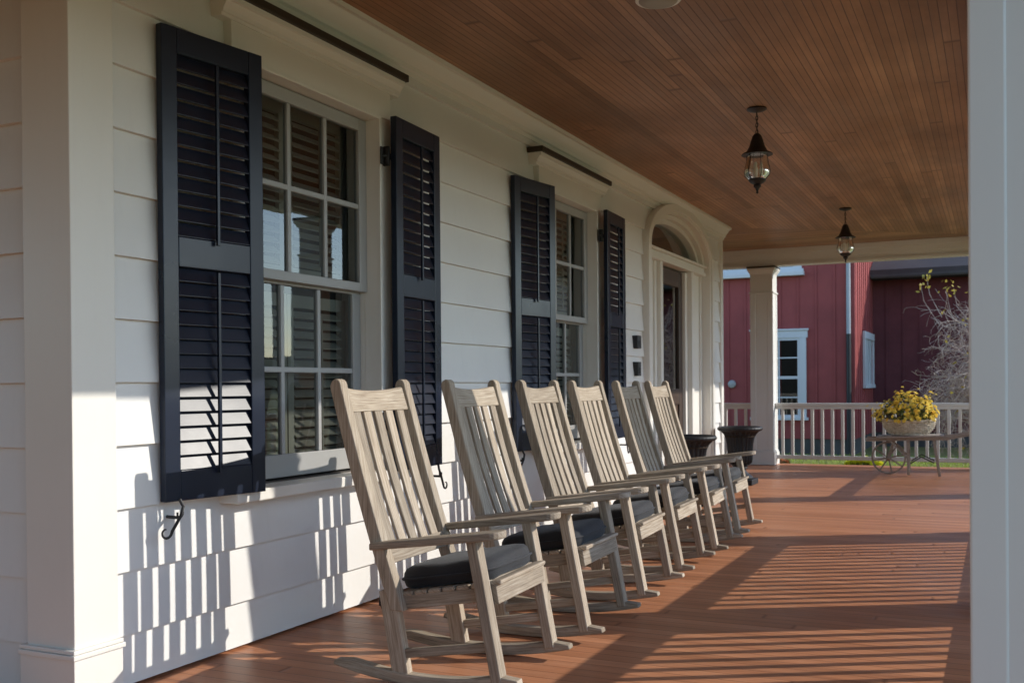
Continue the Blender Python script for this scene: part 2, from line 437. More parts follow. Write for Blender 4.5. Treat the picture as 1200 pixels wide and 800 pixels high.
# crown moulding along the ceiling (stepped cyma)
def moulding(mb, prof, ya, yb, x0):
    mb.prism(prof, lambda u, v, w: (x0+u, w, v), ya, yb)
b = MB()
cr = [(-.05, 2.80), (.012, 2.80), (.016, 2.822), (.030, 2.830), (.034, 2.850), (.060, 2.880), (.078, 2.905), (.084, 2.912), (.104, 2.914), (.106, 2.938), (-.05, 2.938)]
moulding(b, cr, Y0H-.09, Y1H+.09, XB-.01)
b.obj('crown_moulding', M['trim'], house)
# dark gap board at floor
# wall core + other walls
b = MB()
def sheet_with_holes(mb, x0, x1, holes, ya, yb, z0, z1):
    ys = sorted(set([ya, yb]+[h for o in holes for h in o[:2]])); zz = sorted(set([z0, z1]+[h for o in holes for h in o[2:]]))
    for p, q in zip(ys[:-1], ys[1:]):
        for r, t in zip(zz[:-1], zz[1:]):
            ym, zm = (p+q)/2, (r+t)/2
            if any(o[0] < ym < o[1] and o[2] < zm < o[3] for o in holes): continue
            mb.box(x0, x1, p, q, r, t)
sheet_with_holes(b, -3.11, -2.962, [(WY[0]-.52, WY[0]+.52, .68, 2.50), (WY[1]-.52, WY[1]+.52, .68, 2.50), (DY-1.10, DY+1.10, .0, 2.42), (DY-1.06, DY+1.06, 2.42, 2.79)], Y0H+.105, Y1H-.11, 0.004, 3.2)
b.box(-9, -8.9, Y0H+.11, Y1H-.01, .004, 3.2); b.box(-8.9, -3.115, Y1H-.09, Y1H-.02, .004, 3.2); b.box(-8.9, -3.115, Y0H+.11, Y0H+.2, .004, 3.2)
b.box(-8.9, -3.115, Y0H+.2, Y1H-.1, .01, .03); b.box(-8.9, -3.115, Y0H+.2, Y1H-.1, 2.85, 2.9)
b.box(-5.2, -5.1, Y0H+.2, Y1H-.1, .03, 2.85)
b.obj('inner_wall', M['dark_room'], house)

# windows
def window(yc):
    w = MB()
    # casing boards
    X = -2.868
    w.box(-2.96, X, yc-.62, yc-.52, .66, 2.49); w.box(-2.96, X, yc+.52, yc+.62, .66, 2.49)
    w.box(-2.96, X+.001, yc-.62, yc+.62, 2.4905, 2.66)          # frieze board
    # back band bead
    for s in (-1, 1): w.box(-2.955, X+.012, yc+s*.508-.012, yc+s*.508+.012, .70, 2.488)
    w.box(-2.955, X+.0125, yc-.52, yc+.52, 2.474, 2.4895)
    # jamb liner
    for s in (-1, 1): w.box(-3.10, -2.9555, yc+s*.510-.010, yc+s*.510+.010, .69, 2.48)
    w.box(-3.10, -2.9556, yc-.50, yc+.50, 2.47, 2.485)
    wf = w.obj('window', M['trim'], house, bevel=.003)
    m = MB()
    prof = [(-.06, 2.628), (.008, 2.628), (.010, 2.640), (.018, 2.643), (.021, 2.658), (.034, 2.676), (.038, 2.684), (.048, 2.687), (.050, 2.708), (-.06, 2.708)]
    moulding(m, prof, yc-.69, yc+.69, X)
    m.obj('cornice', M['trim'], wf)
    m = MB(); m.box(-2.96, X+.066, yc-.705, yc+.705, 2.7085, 2.745); m.obj('drip_cap', M['copper'], wf, bevel=.003)
    m = MB(); m.box(-3.06, X+.045, yc-.66, yc+.66, .625, .675); m.obj('sill', M['trim'], wf, bevel=.006)
    # upper sash (outer), lower sash (inner)
    def sash(xc, z0, z1, top, bot, stile, rows, pane):
        s_ = MB(); t = .034
        ya, yb = yc-.498, yc+.498
        s_.box(xc-t/2, xc+t/2, ya, ya+stile, z0, z1); s_.box(xc-t/2, xc+t/2, yb-stile, yb, z0, z1)
        s_.box(xc-t/2, xc+t/2+.001, ya+stile, yb-stile, z1-top, z1); s_.box(xc-t/2, xc+t/2+.001, ya+stile, yb-stile, z0, z0+bot)
        gy0, gy1, gz0, gz1 = ya+stile, yb-stile, z0+bot, z1-top; mw = .026
        for i in (1, 2):
            y = gy0+(gy1-gy0)*i/3; s_.box(xc-t/2+.004, xc+t/2-.004, y-mw/2, y+mw/2, gz0, gz1)
        for i in range(1, rows):
            z = gz0+(gz1-gz0)*i/rows; s_.box(xc-t/2+.005, xc+t/2-.005, gy0, gy1, z-mw/2, z+mw/2)
        s_.obj('sash', M['sash'], wf, bevel=.004)
        for i in range(3):
            for j in range(rows):
                q = MB(); y0 = gy0+(gy1-gy0)*i/3; y1 = gy0+(gy1-gy0)*(i+1)/3; zz0 = gz0+(gz1-gz0)*j/rows; zz1 = gz0+(gz1-gz0)*(j+1)/rows
                e = random.uniform(-.0015, .0015); e2 = random.uniform(-.0015, .0015)
                o = len(q.v); q.v += [Vector((xc+e, y0, zz0)), Vector((xc-e, y1, zz0)), Vector((xc-e+e2, y1, zz1)), Vector((xc+e+e2, y0, zz1))]
                q.face([0, 1, 2, 3]); q.obj('pane', M['glass'], wf)
    sash(-2.955, 1.590, 2.47, .062, .045, .070, 2, None)
    sash(-3.000, .690, 1.618, .040, .105, .070, 2, None)
    # parting strip beside the lower sash
    # interior louvred shutters behind the glass
    q = MB()
    for (y0, y1) in ((yc-.49, yc-.005), (yc+.005, yc+.49)):
        for z0, z1 in ((.70, 1.55), (1.62, 2.46)):
            q.box(-3.097, -3.072, y0, y0+.045, z0, z1); q.box(-3.097, -3.072, y1-.045, y1, z0, z1)
            q.box(-3.097, -3.072, y0+.045, y1-.045, z0, z0+.06); q.box(-3.097, -3.072, y0+.045, y1-.045, z1-.06, z1)
            z = z0+.085
            while z < z1-.07:
                q.beam((-3.085, y0+.045, z), (-3.085, y1-.045, z), .056, .007, (1, 0, -.75)); z += .048
            q.box(-3.055, -3.046, (y0+y1)/2-.006, (y0+y1)/2+.006, z0+.08, z1-.08)
    q.obj('inner_shutter', M['blind'], wf)
    return wf
for yc in WY: window(yc)

# exterior shutters: panel built with its hinge edge at local y=0, extending along +y, face +x
def shutter(yh, direction, ang, xh):
    e = empty('shutter', (xh, yh, .668), 0); e.parent = house
    W_, H_, T = .50, 1.826, .034
    ty = (lambda y: direction*y)
    m = MB()
    def bx(x0, x1, y0, y1, z0, z1):
        a, c = sorted((ty(y0), ty(y1))); m.box(x0, x1, a, c, z0, z1)
    bx(-T/2, T/2, 0, .072, 0, H_); bx(-T/2, T/2, W_-.072, W_, 0, H_)
    zr = ((0, .118), (.905, 1.022), (H_-.098, H_))
    for z0, z1 in zr: bx(-T/2+.0005, T/2-.0005, .072, W_-.072, z0, z1)
    e2 = m.obj('frame', M['black'], e, bevel=.0035)
    for (z0, z1) in ((.118, .905), (1.022, H_-.098)):
        m = MB(); n_ = round((z1-z0)/.0575); p = (z1-z0)/n_
        for i in range(n_):
            z = z0+p*(i+.5)
            a, c = sorted((ty(.0715), ty(W_-.0715)))
            th = R(69+random.uniform(-1.2, 1.2))
            m.beam((0, a, z), (0, c, z), .060, .0062, (math.cos(th), 0, -math.sin(th)))
        m.obj('louvre_panel', M['louvre'], e, bevel=.002)
        m = MB(); ym = ty(W_/2); m.box(.026, .038, ym-.007, ym+.007, z0-.02, z1-.01); m.obj('tilt_rod', M['black'], e, bevel=.002)
    for z in (.26, 1.62):
        m = MB()
        m.box(-.052, -.017, ty(-.012)-.008, ty(-.012)+.008, z-.05, z+.05)
        m.tube([(-.03, ty(-.012), z-.035), (-.03, ty(-.012), z+.035)], .011, 8)
        a, c = sorted((ty(-.012), ty(.05))); m.box(-.028, -.0175, a, c, z-.014, z+.014)
        # plate on the casing
        a, c = sorted((ty(-.050), ty(-.026))); m.box(-.050, -.042, a, c, z-.045, z+.045)
        m.tube([(-.044, ty(-.038), z), (-.03, ty(-.012), z)], .008, 8)
        m.obj('hinge', M['iron'], e, bevel=.002)
    # S-shaped holdback at the free lower corner
    m = MB(); pts = []
    yb = W_-.07; zb_ = -.05
    P = [(.020, yb+.01, .01), (.030, yb+.0, -.02), (.034, yb+.015, -.055), (.032, yb+.035, -.085), (.030, yb+.052, -.11)]
    sc_ = []
    for i in range(15):
        t = i/14; a = 3.3+t*4.6; r_ = .026*(1-.55*t); sc_.append((.030, yb+.080+math.cos(a)*r_, -.112+math.sin(a)*r_*1.0))
    path = P+sc_
    m.tube([(x, ty(y), z) for x, y, z in path], [.0065]*len(P)+[.006-.003*i/14 for i in range(15)], 6)
    sc2 = [(.031, yb+.030+math.cos(2.2+4.4*i/11)*.016*(1-.4*i/11)-.012, -.045+math.sin(2.2+4.4*i/11)*.016) for i in range(12)]
    m.tube([(x, ty(y), z) for x, y, z in sc2], .0045, 6)
    m.tube([(-.065, ty(yb+.02), -.062), (.036, ty(yb+.02), -.062)], .007, 6)
    m.obj('holdback', M['iron'], e)
    e.rotation_euler = (0, 0, ang)
    return e
HX = -2.802
for i, yc in enumerate(WY):
    shutter(yc-.525, -1, R(-9.5), HX)          # free end (towards the viewer) close to the wall
    shutter(yc+.54, 1, R(2.5), HX)

# door with elliptical fanlight
ds = MB()
def ell(rx, rz, n=40, a0=0, a1=math.pi): return [(DY+rx*math.cos(a0+(a1-a0)*i/n), ASP+rz*math.sin(a0+(a1-a0)*i/n)) for i in range(n+1)]
def ring(mb, r0, r1, x0, x1, n=44):
    inn, out = ell(*r0, n), ell(*r1, n); rings = []
    for (a, c) in zip(inn, out):
        rings.append([(x0, a[0], a[1]), (x1, a[0], a[1]), (x1, c[0], c[1]), (x0, c[0], c[1])])
    mb.strip(rings, smooth=True)
ring(ds, (1.115, .425), (1.20, .50), -2.96, -2.850)
ring(ds, (1.085, .40), (1.115, .425), -3.0, -2.872)
ring(ds, (1.03, .355), (1.085, .40), -3.05, -2.935)
ring(ds, (.97, .31), (1.03, .355), -3.13, -2.985)
for s in (-1, 1):
    def by(x0, x1, ya, yb, z0, z1):
        a, c = sorted((DY+s*ya, DY+s*yb)); ds.box(x0, x1, a, c, z0, z1)
    by(-2.96, -2.850, 1.115, 1.20, .012, ASP)
    by(-3.0, -2.872, 1.085, 1.115, .012, ASP)
    by(-3.11, -2.985, .60, 1.085, .012, 2.30)
    by(-3.06, -2.965, 1.02, 1.0845, .16, 2.30); by(-3.06, -2.9652, .60, .665, .16, 2.30); by(-3.06, -2.955, .60, 1.0845, .0125, .16)
    by(-3.10, -2.925, .52, .60, .012, 2.30)
    by(-3.10, -2.975, .44, .52, .012, 2.285)
ds.box(-3.10, -2.915, DY-1.085, DY+1.085, 2.30, 2.335); ds.box(-3.10, -2.935, DY-1.085, DY+1.085, 2.335, 2.385); ds.box(-3.10, -2.905, DY-1.085, DY+1.085, 2.385, 2.412)
dso = ds.obj('door_surround', M['trim'], house, bevel=.004)
m = MB(); pts = ell(.98, .32, 40); o = len(m.v); m.v += [Vector((-3.06, a, c+.008)) for a, c in pts]; m.face(list(range(len(pts)))); m.obj('fanlight_pane', M['glass'], dso)
m = MB()
dx = -3.03
m.box(dx-.022, dx+.022, DY-.44, DY-.31, .02, 2.28); m.box(dx-.022, dx+.022, DY+.31, DY+.44, .02, 2.28)
m.box(dx-.022, dx+.0215, DY-.31, DY+.31, .02, .25, grain=1); m.box(dx-.022, dx+.0215, DY-.31, DY+.31, .90, 1.06, grain=1); m.box(dx-.022, dx+.0215, DY-.31, DY+.31, 2.12, 2.28, grain=1)
door = m.obj('front_door', M['door_wood'], house, bevel=.004)
m = MB(); m.box(dx-.012, dx+.004, DY-.31, DY+.31, .25, .90); m.box(dx-.01, dx+.014, DY-.24, DY+.24, .33, .82); m.obj('lower_panel', M['door_wood'], door, bevel=.006)
m = MB(); m.v += [Vector((dx, DY-.31, 1.06)), Vector((dx, DY+.31, 1.06)), Vector((dx, DY+.31, 2.12)), Vector((dx, DY-.31, 2.12))]; m.face([0, 1, 2, 3]); m.obj('pane', M['glass'], door)
m = MB(); m.lathe([(.004, 0), (.022, .004), (.01, .02), (.01, .04), (.026, .05), (.028, .065), (.018, .078), (.002, .08)], n=16)
kn = m.obj('knob', M['bronze'], door); kn.rotation_euler = (0, R(90), 0); kn.location = (dx+.02, DY-.37, 1.0)
m = MB(); m.box(-3.06, -2.80, DY-.5, DY+.5, .004, .03); m.obj('threshold', M['door_wood'], house, bevel=.005)
# two small black boxes by the door
for (z, w, h, lab) in ((1.485, .105, .115, 'upper small black wall box on the siding left of the arched door'), (1.247, .085, .125, 'lower small black wall box on the siding left of the arched door')):
    m = MB(); m.box(-2.925, -2.868, 8.79-w/2, 8.79+w/2, z-h/2, z+h/2); e = m.obj('wall_box', M['iron'], None, bevel=.006)
    m = MB(); m.box(-2.8685, -2.864, 8.79-w*.3, 8.79+w*.3, z-h*.35, z+h*.1); m.obj('face_plate', M['urn'], e, bevel=.002)
    tag(e, lab, 'wall box', 'black boxes by the door')

# ------------------------------------------------------------------ porch roof: ceiling, beams
roof = empty('porch_roof', (0, 0, 0), 0, 'porch roof with stained brown beadboard ceiling and cream edge beam', 'porch roof')
bx0, bx1 = -.055, .095
yF = 14.22
m = MB()
def quad(mb, pts): o = len(mb.v); mb.v += [Vector(p) for p in pts]; mb.face(list(range(o, o+len(pts))), [(p[0], p[1]) for p in pts])
A = (-2.90, Y1H); Bf = (bx0+.01, yF+.02); An = (-2.90, Y0H); Bn = (bx0+.01, -3.6)
quad(m, [(An[0], An[1], CEIL), (A[0], A[1], CEIL), (Bf[0], Bf[1], CEIL), (Bn[0], Bn[1], CEIL)])
m.obj('ceiling', M['ceil_y'], roof)
m = MB(); quad(m, [(A[0], A[1], CEIL), (-9, A[1], CEIL), (-9, Bf[1], CEIL), (Bf[0], Bf[1], CEIL)])
quad(m, [(An[0], An[1], CEIL), (Bn[0], Bn[1], CEIL), (-9, Bn[1], CEIL), (-9, An[1], CEIL)])
m.obj('ceiling_end', M['ceil_x'], roof)
m = MB()
# side beam (over the railing) and end beam, with stepped mouldings
m.box(bx0, bx1, -3.75, yF+.16, 2.705, CEIL+.05); m.box(-9, bx0, yF, yF+.16, 2.7052, CEIL+.05)
m.box(-9, bx0, -3.75, -3.6, 2.7052, CEIL+.05)
m.box(bx0-.028, bx0, -3.59, yF-.0285, 2.868, CEIL-.001); m.box(-9, bx0, yF-.028, yF, 2.8682, CEIL-.0012)
m.box(bx0-.010, bx0, -3.59, yF-.0105, 2.80, 2.8678); m.box(-9, bx0, yF-.010, yF, 2.8002, 2.8678)
m.box(bx0-.016, bx0, -3.59, yF-.0165, 2.7055, 2.74); m.box(-9, bx0, yF-.016, yF, 2.7057, 2.74)
m.obj('beam', M['trim'], roof, bevel=.003)
m = MB(); m.box(-9.3, .40, -4.1, 14.75, 3.03, 3.20); m.obj('roof_deck', M['slate'], roof)

# columns
def column_mesh(parent):
    h = 2.703; m = MB(); m.box(-.15, .15, -.15, .15, .2005, 2.34); 
    for sx in (-1, 1):
        for sy in (-1, 1):
            x0, x1 = sorted((sx*.155, sx*.080)); y0, y1 = sorted((sy*.155, sy*.080)); m.box(x0, x1, y0, y1, .2008, 2.3398)
    m.obj('shaft', M['column'], parent, bevel=.005)
    m = MB(); m.box(-.172, .172, -.172, .172, .003, .175); m.box(-.163, .163, -.163, .163, .1755, .20); m.obj('plinth', M['column'], parent, bevel=.005)
    m = MB(); m.box(-.165, .165, -.165, .165, 2.3405, 2.362); m.box(-.151, .151, -.151, .151, 2.3622, 2.62)
    pr_ = [(.152, 2.585), (.152, 2.60), (.17, 2.63), (.185, 2.655), (.19, 2.662), (.19, 2.684)]
    rings = [[(-r, -r, z), (r, -r, z), (r, r, z), (-r, r, z)] for r, z in pr_]; m.strip(rings, smooth=False)
    m.obj('capital', M['column'], parent, bevel=.003)
    m = MB(); m.box(-.193, .193, -.193, .193, 2.6845, 2.703); m.obj('cap_flashing', M['copper'], parent)
CX = .087
cols = [((CX+.014, 2.60, 0), 'white square porch column nearest the camera, at the right edge'),
        ((-2.90, 14.36, 0), 'white square porch column at the far left corner, its side sunlit'),
        ((CX, 5.49, 0), 'white square porch column second along the side railing'),
        ((CX, 8.21, 0), 'white square porch column third along the side, beside the step opening'),
        ((CX, 11.10, 0), 'white square porch column fourth along the side railing'),
        ((CX, 14.36, 0), 'white square porch column at the far right outer corner')]
c0 = None
for loc, lab in cols:
    if c0 is None:
        c0 = empty('porch_column'); column_mesh(c0); c = c0
    else: c = copy_tree(c0)
    c.location = loc; tag(c, lab, 'column', 'porch columns')

# railings: local x along run from 0 to Lr
def railing(p0, p1, label, n):
    p0 = Vector(p0); p1 = Vector(p1); d = p1-p0; Lr = d.length
    e = empty('porch_railing', p0, math.atan2(d.y, d.x), label, 'railing', 'white porch railings')
    m = MB(); m.box(0, Lr, -.042, .042, .803, .843); m.box(0, Lr, -.028, .028, .762, .8028); m.obj('top_rail', M['trim'], e, bevel=.005)
    m = MB(); m.box(0, Lr, -.028, .028, .083, .135); m.obj('bottom_rail', M['trim'], e, bevel=.005)
    me = None
    for i in range(n):
        x = Lr*(i+.72)/(n+.44)
        if me is None:
            q = MB(); q.box(-.0185, .0185, -.0185, .0185, .1355, .7618); me = q.obj('baluster', M['trim'], e, bevel=.002); o = me
        else:
            o = me.copy(); COL.objects.link(o)
        o.location = (x, 0, 0); o.parent = e
railing((CX, 2.755, 0), (CX, 5.335, 0), 'white baluster railing on the open side, nearest the camera', 19)
railing((CX, 5.645, 0), (CX, 8.055, 0), 'white baluster railing on the open side, second section', 18)
railing((CX, 11.255, 0), (CX, 14.205, 0), 'white baluster railing on the open side beyond the step opening', 22)
railing((-2.745, 14.36, 0), (CX-.155, 14.36, 0), 'white baluster railing across the far end behind the flower cart', 20)
railing((-5.9, 14.36, 0), (-3.055, 14.36, 0), 'white baluster railing at the far end left of the corner column', 20)

# ------------------------------------------------------------------ rocking chairs
def back_x(z): return -.100+(.33-z)*(.244/.795)
def make_chair():
    e = empty('rocking_chair')
    HB, HF = .252, .266                      # half width at the back and at the front
    H = HB
    def yw(x): return HB+(HF-HB)*max(0, min(1, (x+.10)/.38))
    def bent(mb, y):  # back post: outline in xz, thickness along y
        n = 10; lo = []; hi = []
        for i in range(n+1):
            z = .27+(1.10-.27)*i/n; x = back_x(z)-.010*math.sin(math.pi*i/n)
            d = .028-.004*max(0, (i/n-.3)); lo.append((x-d, z)); hi.append((x+d, z))
        xt = back_x(1.10); top = []
        for a in range(0, 181, 20): top.append((xt+.0252*math.cos(R(a)), 1.10+.032*math.sin(R(a))))
        poly = hi[:-1]+top+lo[:-1][::-1]
        mb.prism(poly, lambda u, v, w: (u, y+w, v), -.026, .026)
    for s in (-1, 1):
        m = MB(); bent(m, s*H)
        m.uv = [[(m.v[i].z+7*s, m.v[i].x*1.0+m.v[i].y*1.1+s) for i in f] for f in m.f]
        m.obj('back_post', M['teak'], e, bevel=.006)
        m = MB(); m.beam((.229, s*HF, .555), (.326, s*HF, .045), .042, .060, (1, 0, 0)); m.obj('front_leg', M['teak'], e, bevel=.006)
        m = MB(); m.beam((-.128, s*(HB-.001), .345), (-.072, s*(HB-.001), .03), .068, .042, (1, 0, 0)); m.obj('rear_leg', M['teak'], e, bevel=.006)
        # arm: plank outline in plan, sloping up to the front, rounded front end
        out = [(-.185, .030), (-.185, -.018), (-.05, -.035), (.12, -.050), (.26, -.056)]
        for a in range(-80, 81, 20): out.append((.315+.045*math.cos(R(a)), .056*math.sin(R(a))))
        out += [(.26, .056), (.12, .050), (-.05, .042)]
        sl = (.575-.508)/(.345+.17)
        m = MB(); m.prism([(u, v*s) for u, v in out][::s], lambda u, v, w: (u, s*(yw(u)+.018)+v, .508+(u+.17)*sl+w), -.014, .014)
        m.uv = [[(m.v[i].x+3*s, m.v[i].y+m.v[i].z+s) for i in f] for f in m.f]
        m.obj('arm', M['teak'], e, bevel=.006)
        m = MB(); m.beam((-.10, s*(yw(-.1)-.026), .2915), (.265, s*(yw(.265)-.026), .352), .052, .026, (0, 0, 1)); m.obj('seat_rail', M['teak'], e, bevel=.004)
        m = MB(); m.beam((-.085, s*yw(-.085), .108), (.30, s*yw(.3), .170), .034, .026, (0, 0, 1)); m.obj('side_stretcher', M['teak'], e, bevel=.004)
        m = MB(); rings = []
        for i in range(25):
            x = -.365+.775*i/24; z = (x-.02)**2/3.26; sl2 = (x-.02)/1.63; yy = s*(HB+(HF-HB)*(x+.10)/.38)
            t = .040*min(1, .45+6*min(i, 24-i)/24)
            rings.append([(x, yy-.024, z), (x, yy+.024, z), (x-sl2*t, yy+.024, z+t), (x-sl2*t, yy-.024, z+t)])
        m.strip(rings, smooth=True)
        m.obj('rocker', M['teak'], e, bevel=.004, sharp=30)
    # crest rail with dipped top edge
    m = MB(); rings = []
    for i in range(15):
        t = i/14*2-1; y = t*(H-.024); bow = -.010*(1-t*t)
        z0, z1 = 1.004, 1.086+.014*abs(t)**2.2
        r = []
        for z, dx in ((z0, .012), (z1, .012), (z1, -.012), (z0, -.012)): r.append((back_x(z)+bow+dx, y, z))
        rings.append(r)
    m.strip(rings, smooth=True); m.obj('crest_rail', M['teak'], e, bevel=.005)
    m = MB(); m.beam((back_x(.465), -H+.017, .465), (back_x(.465), H-.017, .465), .064, .026, (back_x(1)-back_x(0), 0, 1)); m.obj('lower_back_rail', M['teak'], e, bevel=.004)
    for k in range(5):
        y = (k-2)*.087; m = MB(); rings = []
        bw = -.010*(1-(abs(y)/(H-.017))**2)
        for i in range(9):
            t = i/8; z = .455+(1.015-.455)*t; x = back_x(z)+bw*(.35+.65*t)-.010*math.sin(math.pi*t)
            w = .0285; rings.append([(x+.007, y-w, z), (x+.007, y+w, z), (x-.007, y+w, z), (x-.007, y-w, z)])
        m.strip(rings, smooth=True); m.obj('back_slat', M['teak'], e, bevel=.003)
    # seat slats
    m = MB()
    for k in range(7):
        u0 = -.085+k*.0585; zc = lambda u: .334+(u+.085)*.172
        u1 = u0+.0530; w0, w1 = (yw(u0)-.010, yw(u1)-.010) if k < 6 else (.229, .229)
        m.hexa([(u0, -w0, zc(u0)-.018), (u1, -w1, zc(u1)-.018), (u0, w0, zc(u0)-.018), (u1, w1, zc(u1)-.018),
                (u0, -w0, zc(u0)), (u1, -w1, zc(u1)), (u0, w0, zc(u0)), (u1, w1, zc(u1))], 1)
    m.obj('seat', M['teak'], e, bevel=.007)
    m = MB(); m.beam((.296, -.232, .349), (.296, .232, .349), .070, .022, (-.17, 0, 1)); m.obj('seat_apron', M['teak'], e, bevel=.004)
    m = MB(); m.beam((-.09, -.231, .285), (-.09, .231, .285), .05, .022, (-.17, 0, 1)); m.obj('rear_apron', M['teak'], e, bevel=.004)
    return e
def make_cushion():
    e = empty('seat_cushion'); m = MB()
    nu, nv = 28, 9
    def sq(a, p): c, s = math.cos(a), math.sin(a); return (abs(c)**p*(1 if c > 0 else -1), abs(s)**p*(1 if s > 0 else -1))
    rings = []
    prof = [(.80, -.036), (.93, -.033), (.985, -.022), (1.0, -.006), (1.005, 0), (1.0, .006), (.985, .022), (.93, .034), (.80, .041), (.5, .047), (.2, .049), (.02, .0495)]
    prof = [(.02, -.036)]+prof
    for (r, z) in prof:
        ring_ = []
        for k in range(40):
            a = 2*math.pi*k/40; cx, cy = sq(a, .38)
            n_ = .004*noise.noise(Vector((cx*2, cy*2, z*20)))*(r if r < .99 else .3)
            ring_.append((cx*.205*r, cy*(.220+.02*cx)*r, z*1.08+n_*2.6))
        rings.append(ring_)
    m.strip(rings, smooth=True)
    body = m.obj('pad', M['cushion'], e, sharp=60)
    m = MB(); path = []
    for k in range(41):
        a = 2*math.pi*k/40; cx, cy = sq(a, .38); path.append((cx*.209, cy*(.224+.02*cx), 0))
    m.tube(path, .0045, 6); m.obj('piping', M['cushion'], e)
    for s in (-1, 1):
        m = MB(); m.tube([(-.195, s*.19, -.012), (-.225, s*.215, -.012), (-.245, s*.245, -.030), (-.25, s*.262, -.062), (-.235, s*.266, -.105)], .005, 5)
        m.tube([(-.225, s*.215, -.012), (-.245, s*.256, -.03), (-.248, s*.270, -.075)], .0045, 5); m.obj('tie', M['cushion'], e)
    return e
chairs = [(-1.945, 3.552, .045, 'weathered grey teak rocking chair nearest the camera, below the first window'),
          (-1.940, 4.410, .03, 'weathered grey teak rocking chair second from the camera, its back half in column shadow'),
          (-1.955, 5.235, .045, 'weathered grey teak rocking chair third from the camera, before the second pair of shutters'),
          (-1.985, 6.035, .03, 'weathered grey teak rocking chair fourth from the camera, under the far window'),
          (-1.985, 6.825, .05, 'weathered grey teak rocking chair fifth from the camera, its far back post shaded'),
          (-2.020, 7.645, .035, 'weathered grey teak rocking chair farthest from the camera, beside the two black urns')]
clab = ['black canvas cushion on the seat of the nearest rocking chair', 'black canvas cushion on the second rocking chair from the camera',
        'black canvas cushion on the third rocking chair from the camera', 'black canvas cushion on the fourth rocking chair from the camera',
        'black canvas cushion on the fifth rocking chair from the camera', 'black canvas cushion on the farthest rocking chair, by the urns']
ch0 = cu0 = None
for i, (x, y, rz, lab) in enumerate(chairs):
    if ch0 is None: ch0 = make_chair(); cu0 = make_cushion(); c, q = ch0, cu0
    else: c = copy_tree(ch0); q = copy_tree(cu0)
    c.location = (x, y, .002); c.rotation_euler = (0, 0, rz); tag(c, lab, 'rocking chair', 'row of rocking chairs')
    off = Vector((.075, random.uniform(-.008, .008), 0)); off.rotate(Euler((0, 0, rz)))
    q.location = (x+off.x, y+off.y, .402); q.rotation_euler = (0, -R(9.8), rz+random.uniform(-.03, .03))
    tag(q, clab[i], 'cushion', 'black seat cushions')

# ------------------------------------------------------------------ lanterns and ceiling fixture
def lantern():
    e = empty('hanging_lantern')
    m = MB(); m.lathe([(.003, 0), (.062, 0), (.066, -.008), (.05, -.018), (.016, -.026), (.003, -.028)], n=24); m.obj('canopy', M['bronze'], e)
    m = MB()
    for i in range(7):
        z = -.028-.0235*i; r_ = .011; pth = []
        for k in range(11):
            a = 2*math.pi*k/10; pth.append((r_*.7*math.cos(a) if i % 2 else 0, 0 if i % 2 else r_*.7*math.cos(a), z-.012+.015*math.sin(a)))
        m.tube(pth, .0028, 5)
    m.tube([(0, 0, -.02), (.004, 0, -.19)], .002, 4); m.obj('chain', M['bronze'], e)
    m = MB(); m.lathe([(.004, -.165), (.018, -.170), (.030, -.185), (.040, -.215), (.052, -.255), (.070, -.288), (.100, -.303), (.104, -.310), (.06, -.308), (.004, -.30)], n=32); m.obj('hood', M['bronze'], e)
    m = MB(); m.lathe([(.068, -.306), (.066, -.34), (.074, -.378), (.084, -.415), (.080, -.445), (.058, -.470), (.045, -.478)], n=32); m.obj('glass_shade', M['lampglass'], e)
    m = MB(); m.lathe([(.003, -.472), (.055, -.472), (.058, -.480), (.044, -.496), (.022, -.508), (.026, -.520), (.012, -.535), (.006, -.552), (.010, -.560), (.002, -.568)], n=24); m.obj('finial', M['bronze'], e)
    m = MB()
    for k in range(6):
        a = k*math.pi/3; c_, s_ = math.cos(a), math.sin(a)
        m.tube([(.071*c_, .071*s_, -.306), (.069*c_, .069*s_, -.34), (.077*c_, .077*s_, -.378), (.087*c_, .087*s_, -.415), (.083*c_, .083*s_, -.445), (.056*c_, .056*s_, -.474)], .0018, 5)
    m.obj('glass_rib', M['bronze'], e)
    for k in range(3):
        a = k*2.094+.4; m = MB(); m.tube([(.026*math.cos(a), .026*math.sin(a), -.472), (.026*math.cos(a), .026*math.sin(a), -.400)], .012, 8); m.tube([(.026*math.cos(a), .026*math.sin(a), -.405), (.026*math.cos(a), .026*math.sin(a), -.375), (.026*math.cos(a), .026*math.sin(a), -.355)], [.007, .010, .001], 8)
        m.obj('candle_bulb', M['candle'], e)
    return e
l0 = lantern(); l0.location = (-1.44, 6.95, CEIL-.001)
tag(l0, 'bronze bell topped lantern with clear glass, the nearer one under the ceiling', 'lantern', 'hanging lanterns')
l1 = copy_tree(l0); l1.location = (-1.43, 11.32, CEIL-.001)
tag(l1, 'bronze bell topped lantern with clear glass, the farther one before the end beam', 'lantern', 'hanging lanterns')
m = MB(); m.lathe([(.002, -.028), (.05, -.027), (.082, -.022), (.092, -.014), (.094, -.004), (.09, 0)], n=40)
e = empty('ceiling_light', (-1.45, 4.765, CEIL-.001), 0, 'round beige flush fixture on the ceiling at the top edge', 'ceiling light')
m.obj('diffuser', M['shade_white'], e)
m = MB(); m.lathe([(.093, 0), (.108, 0), (.110, -.008), (.104, -.014), (.093, -.012)], n=40); m.obj('rim', M['trim'], e)

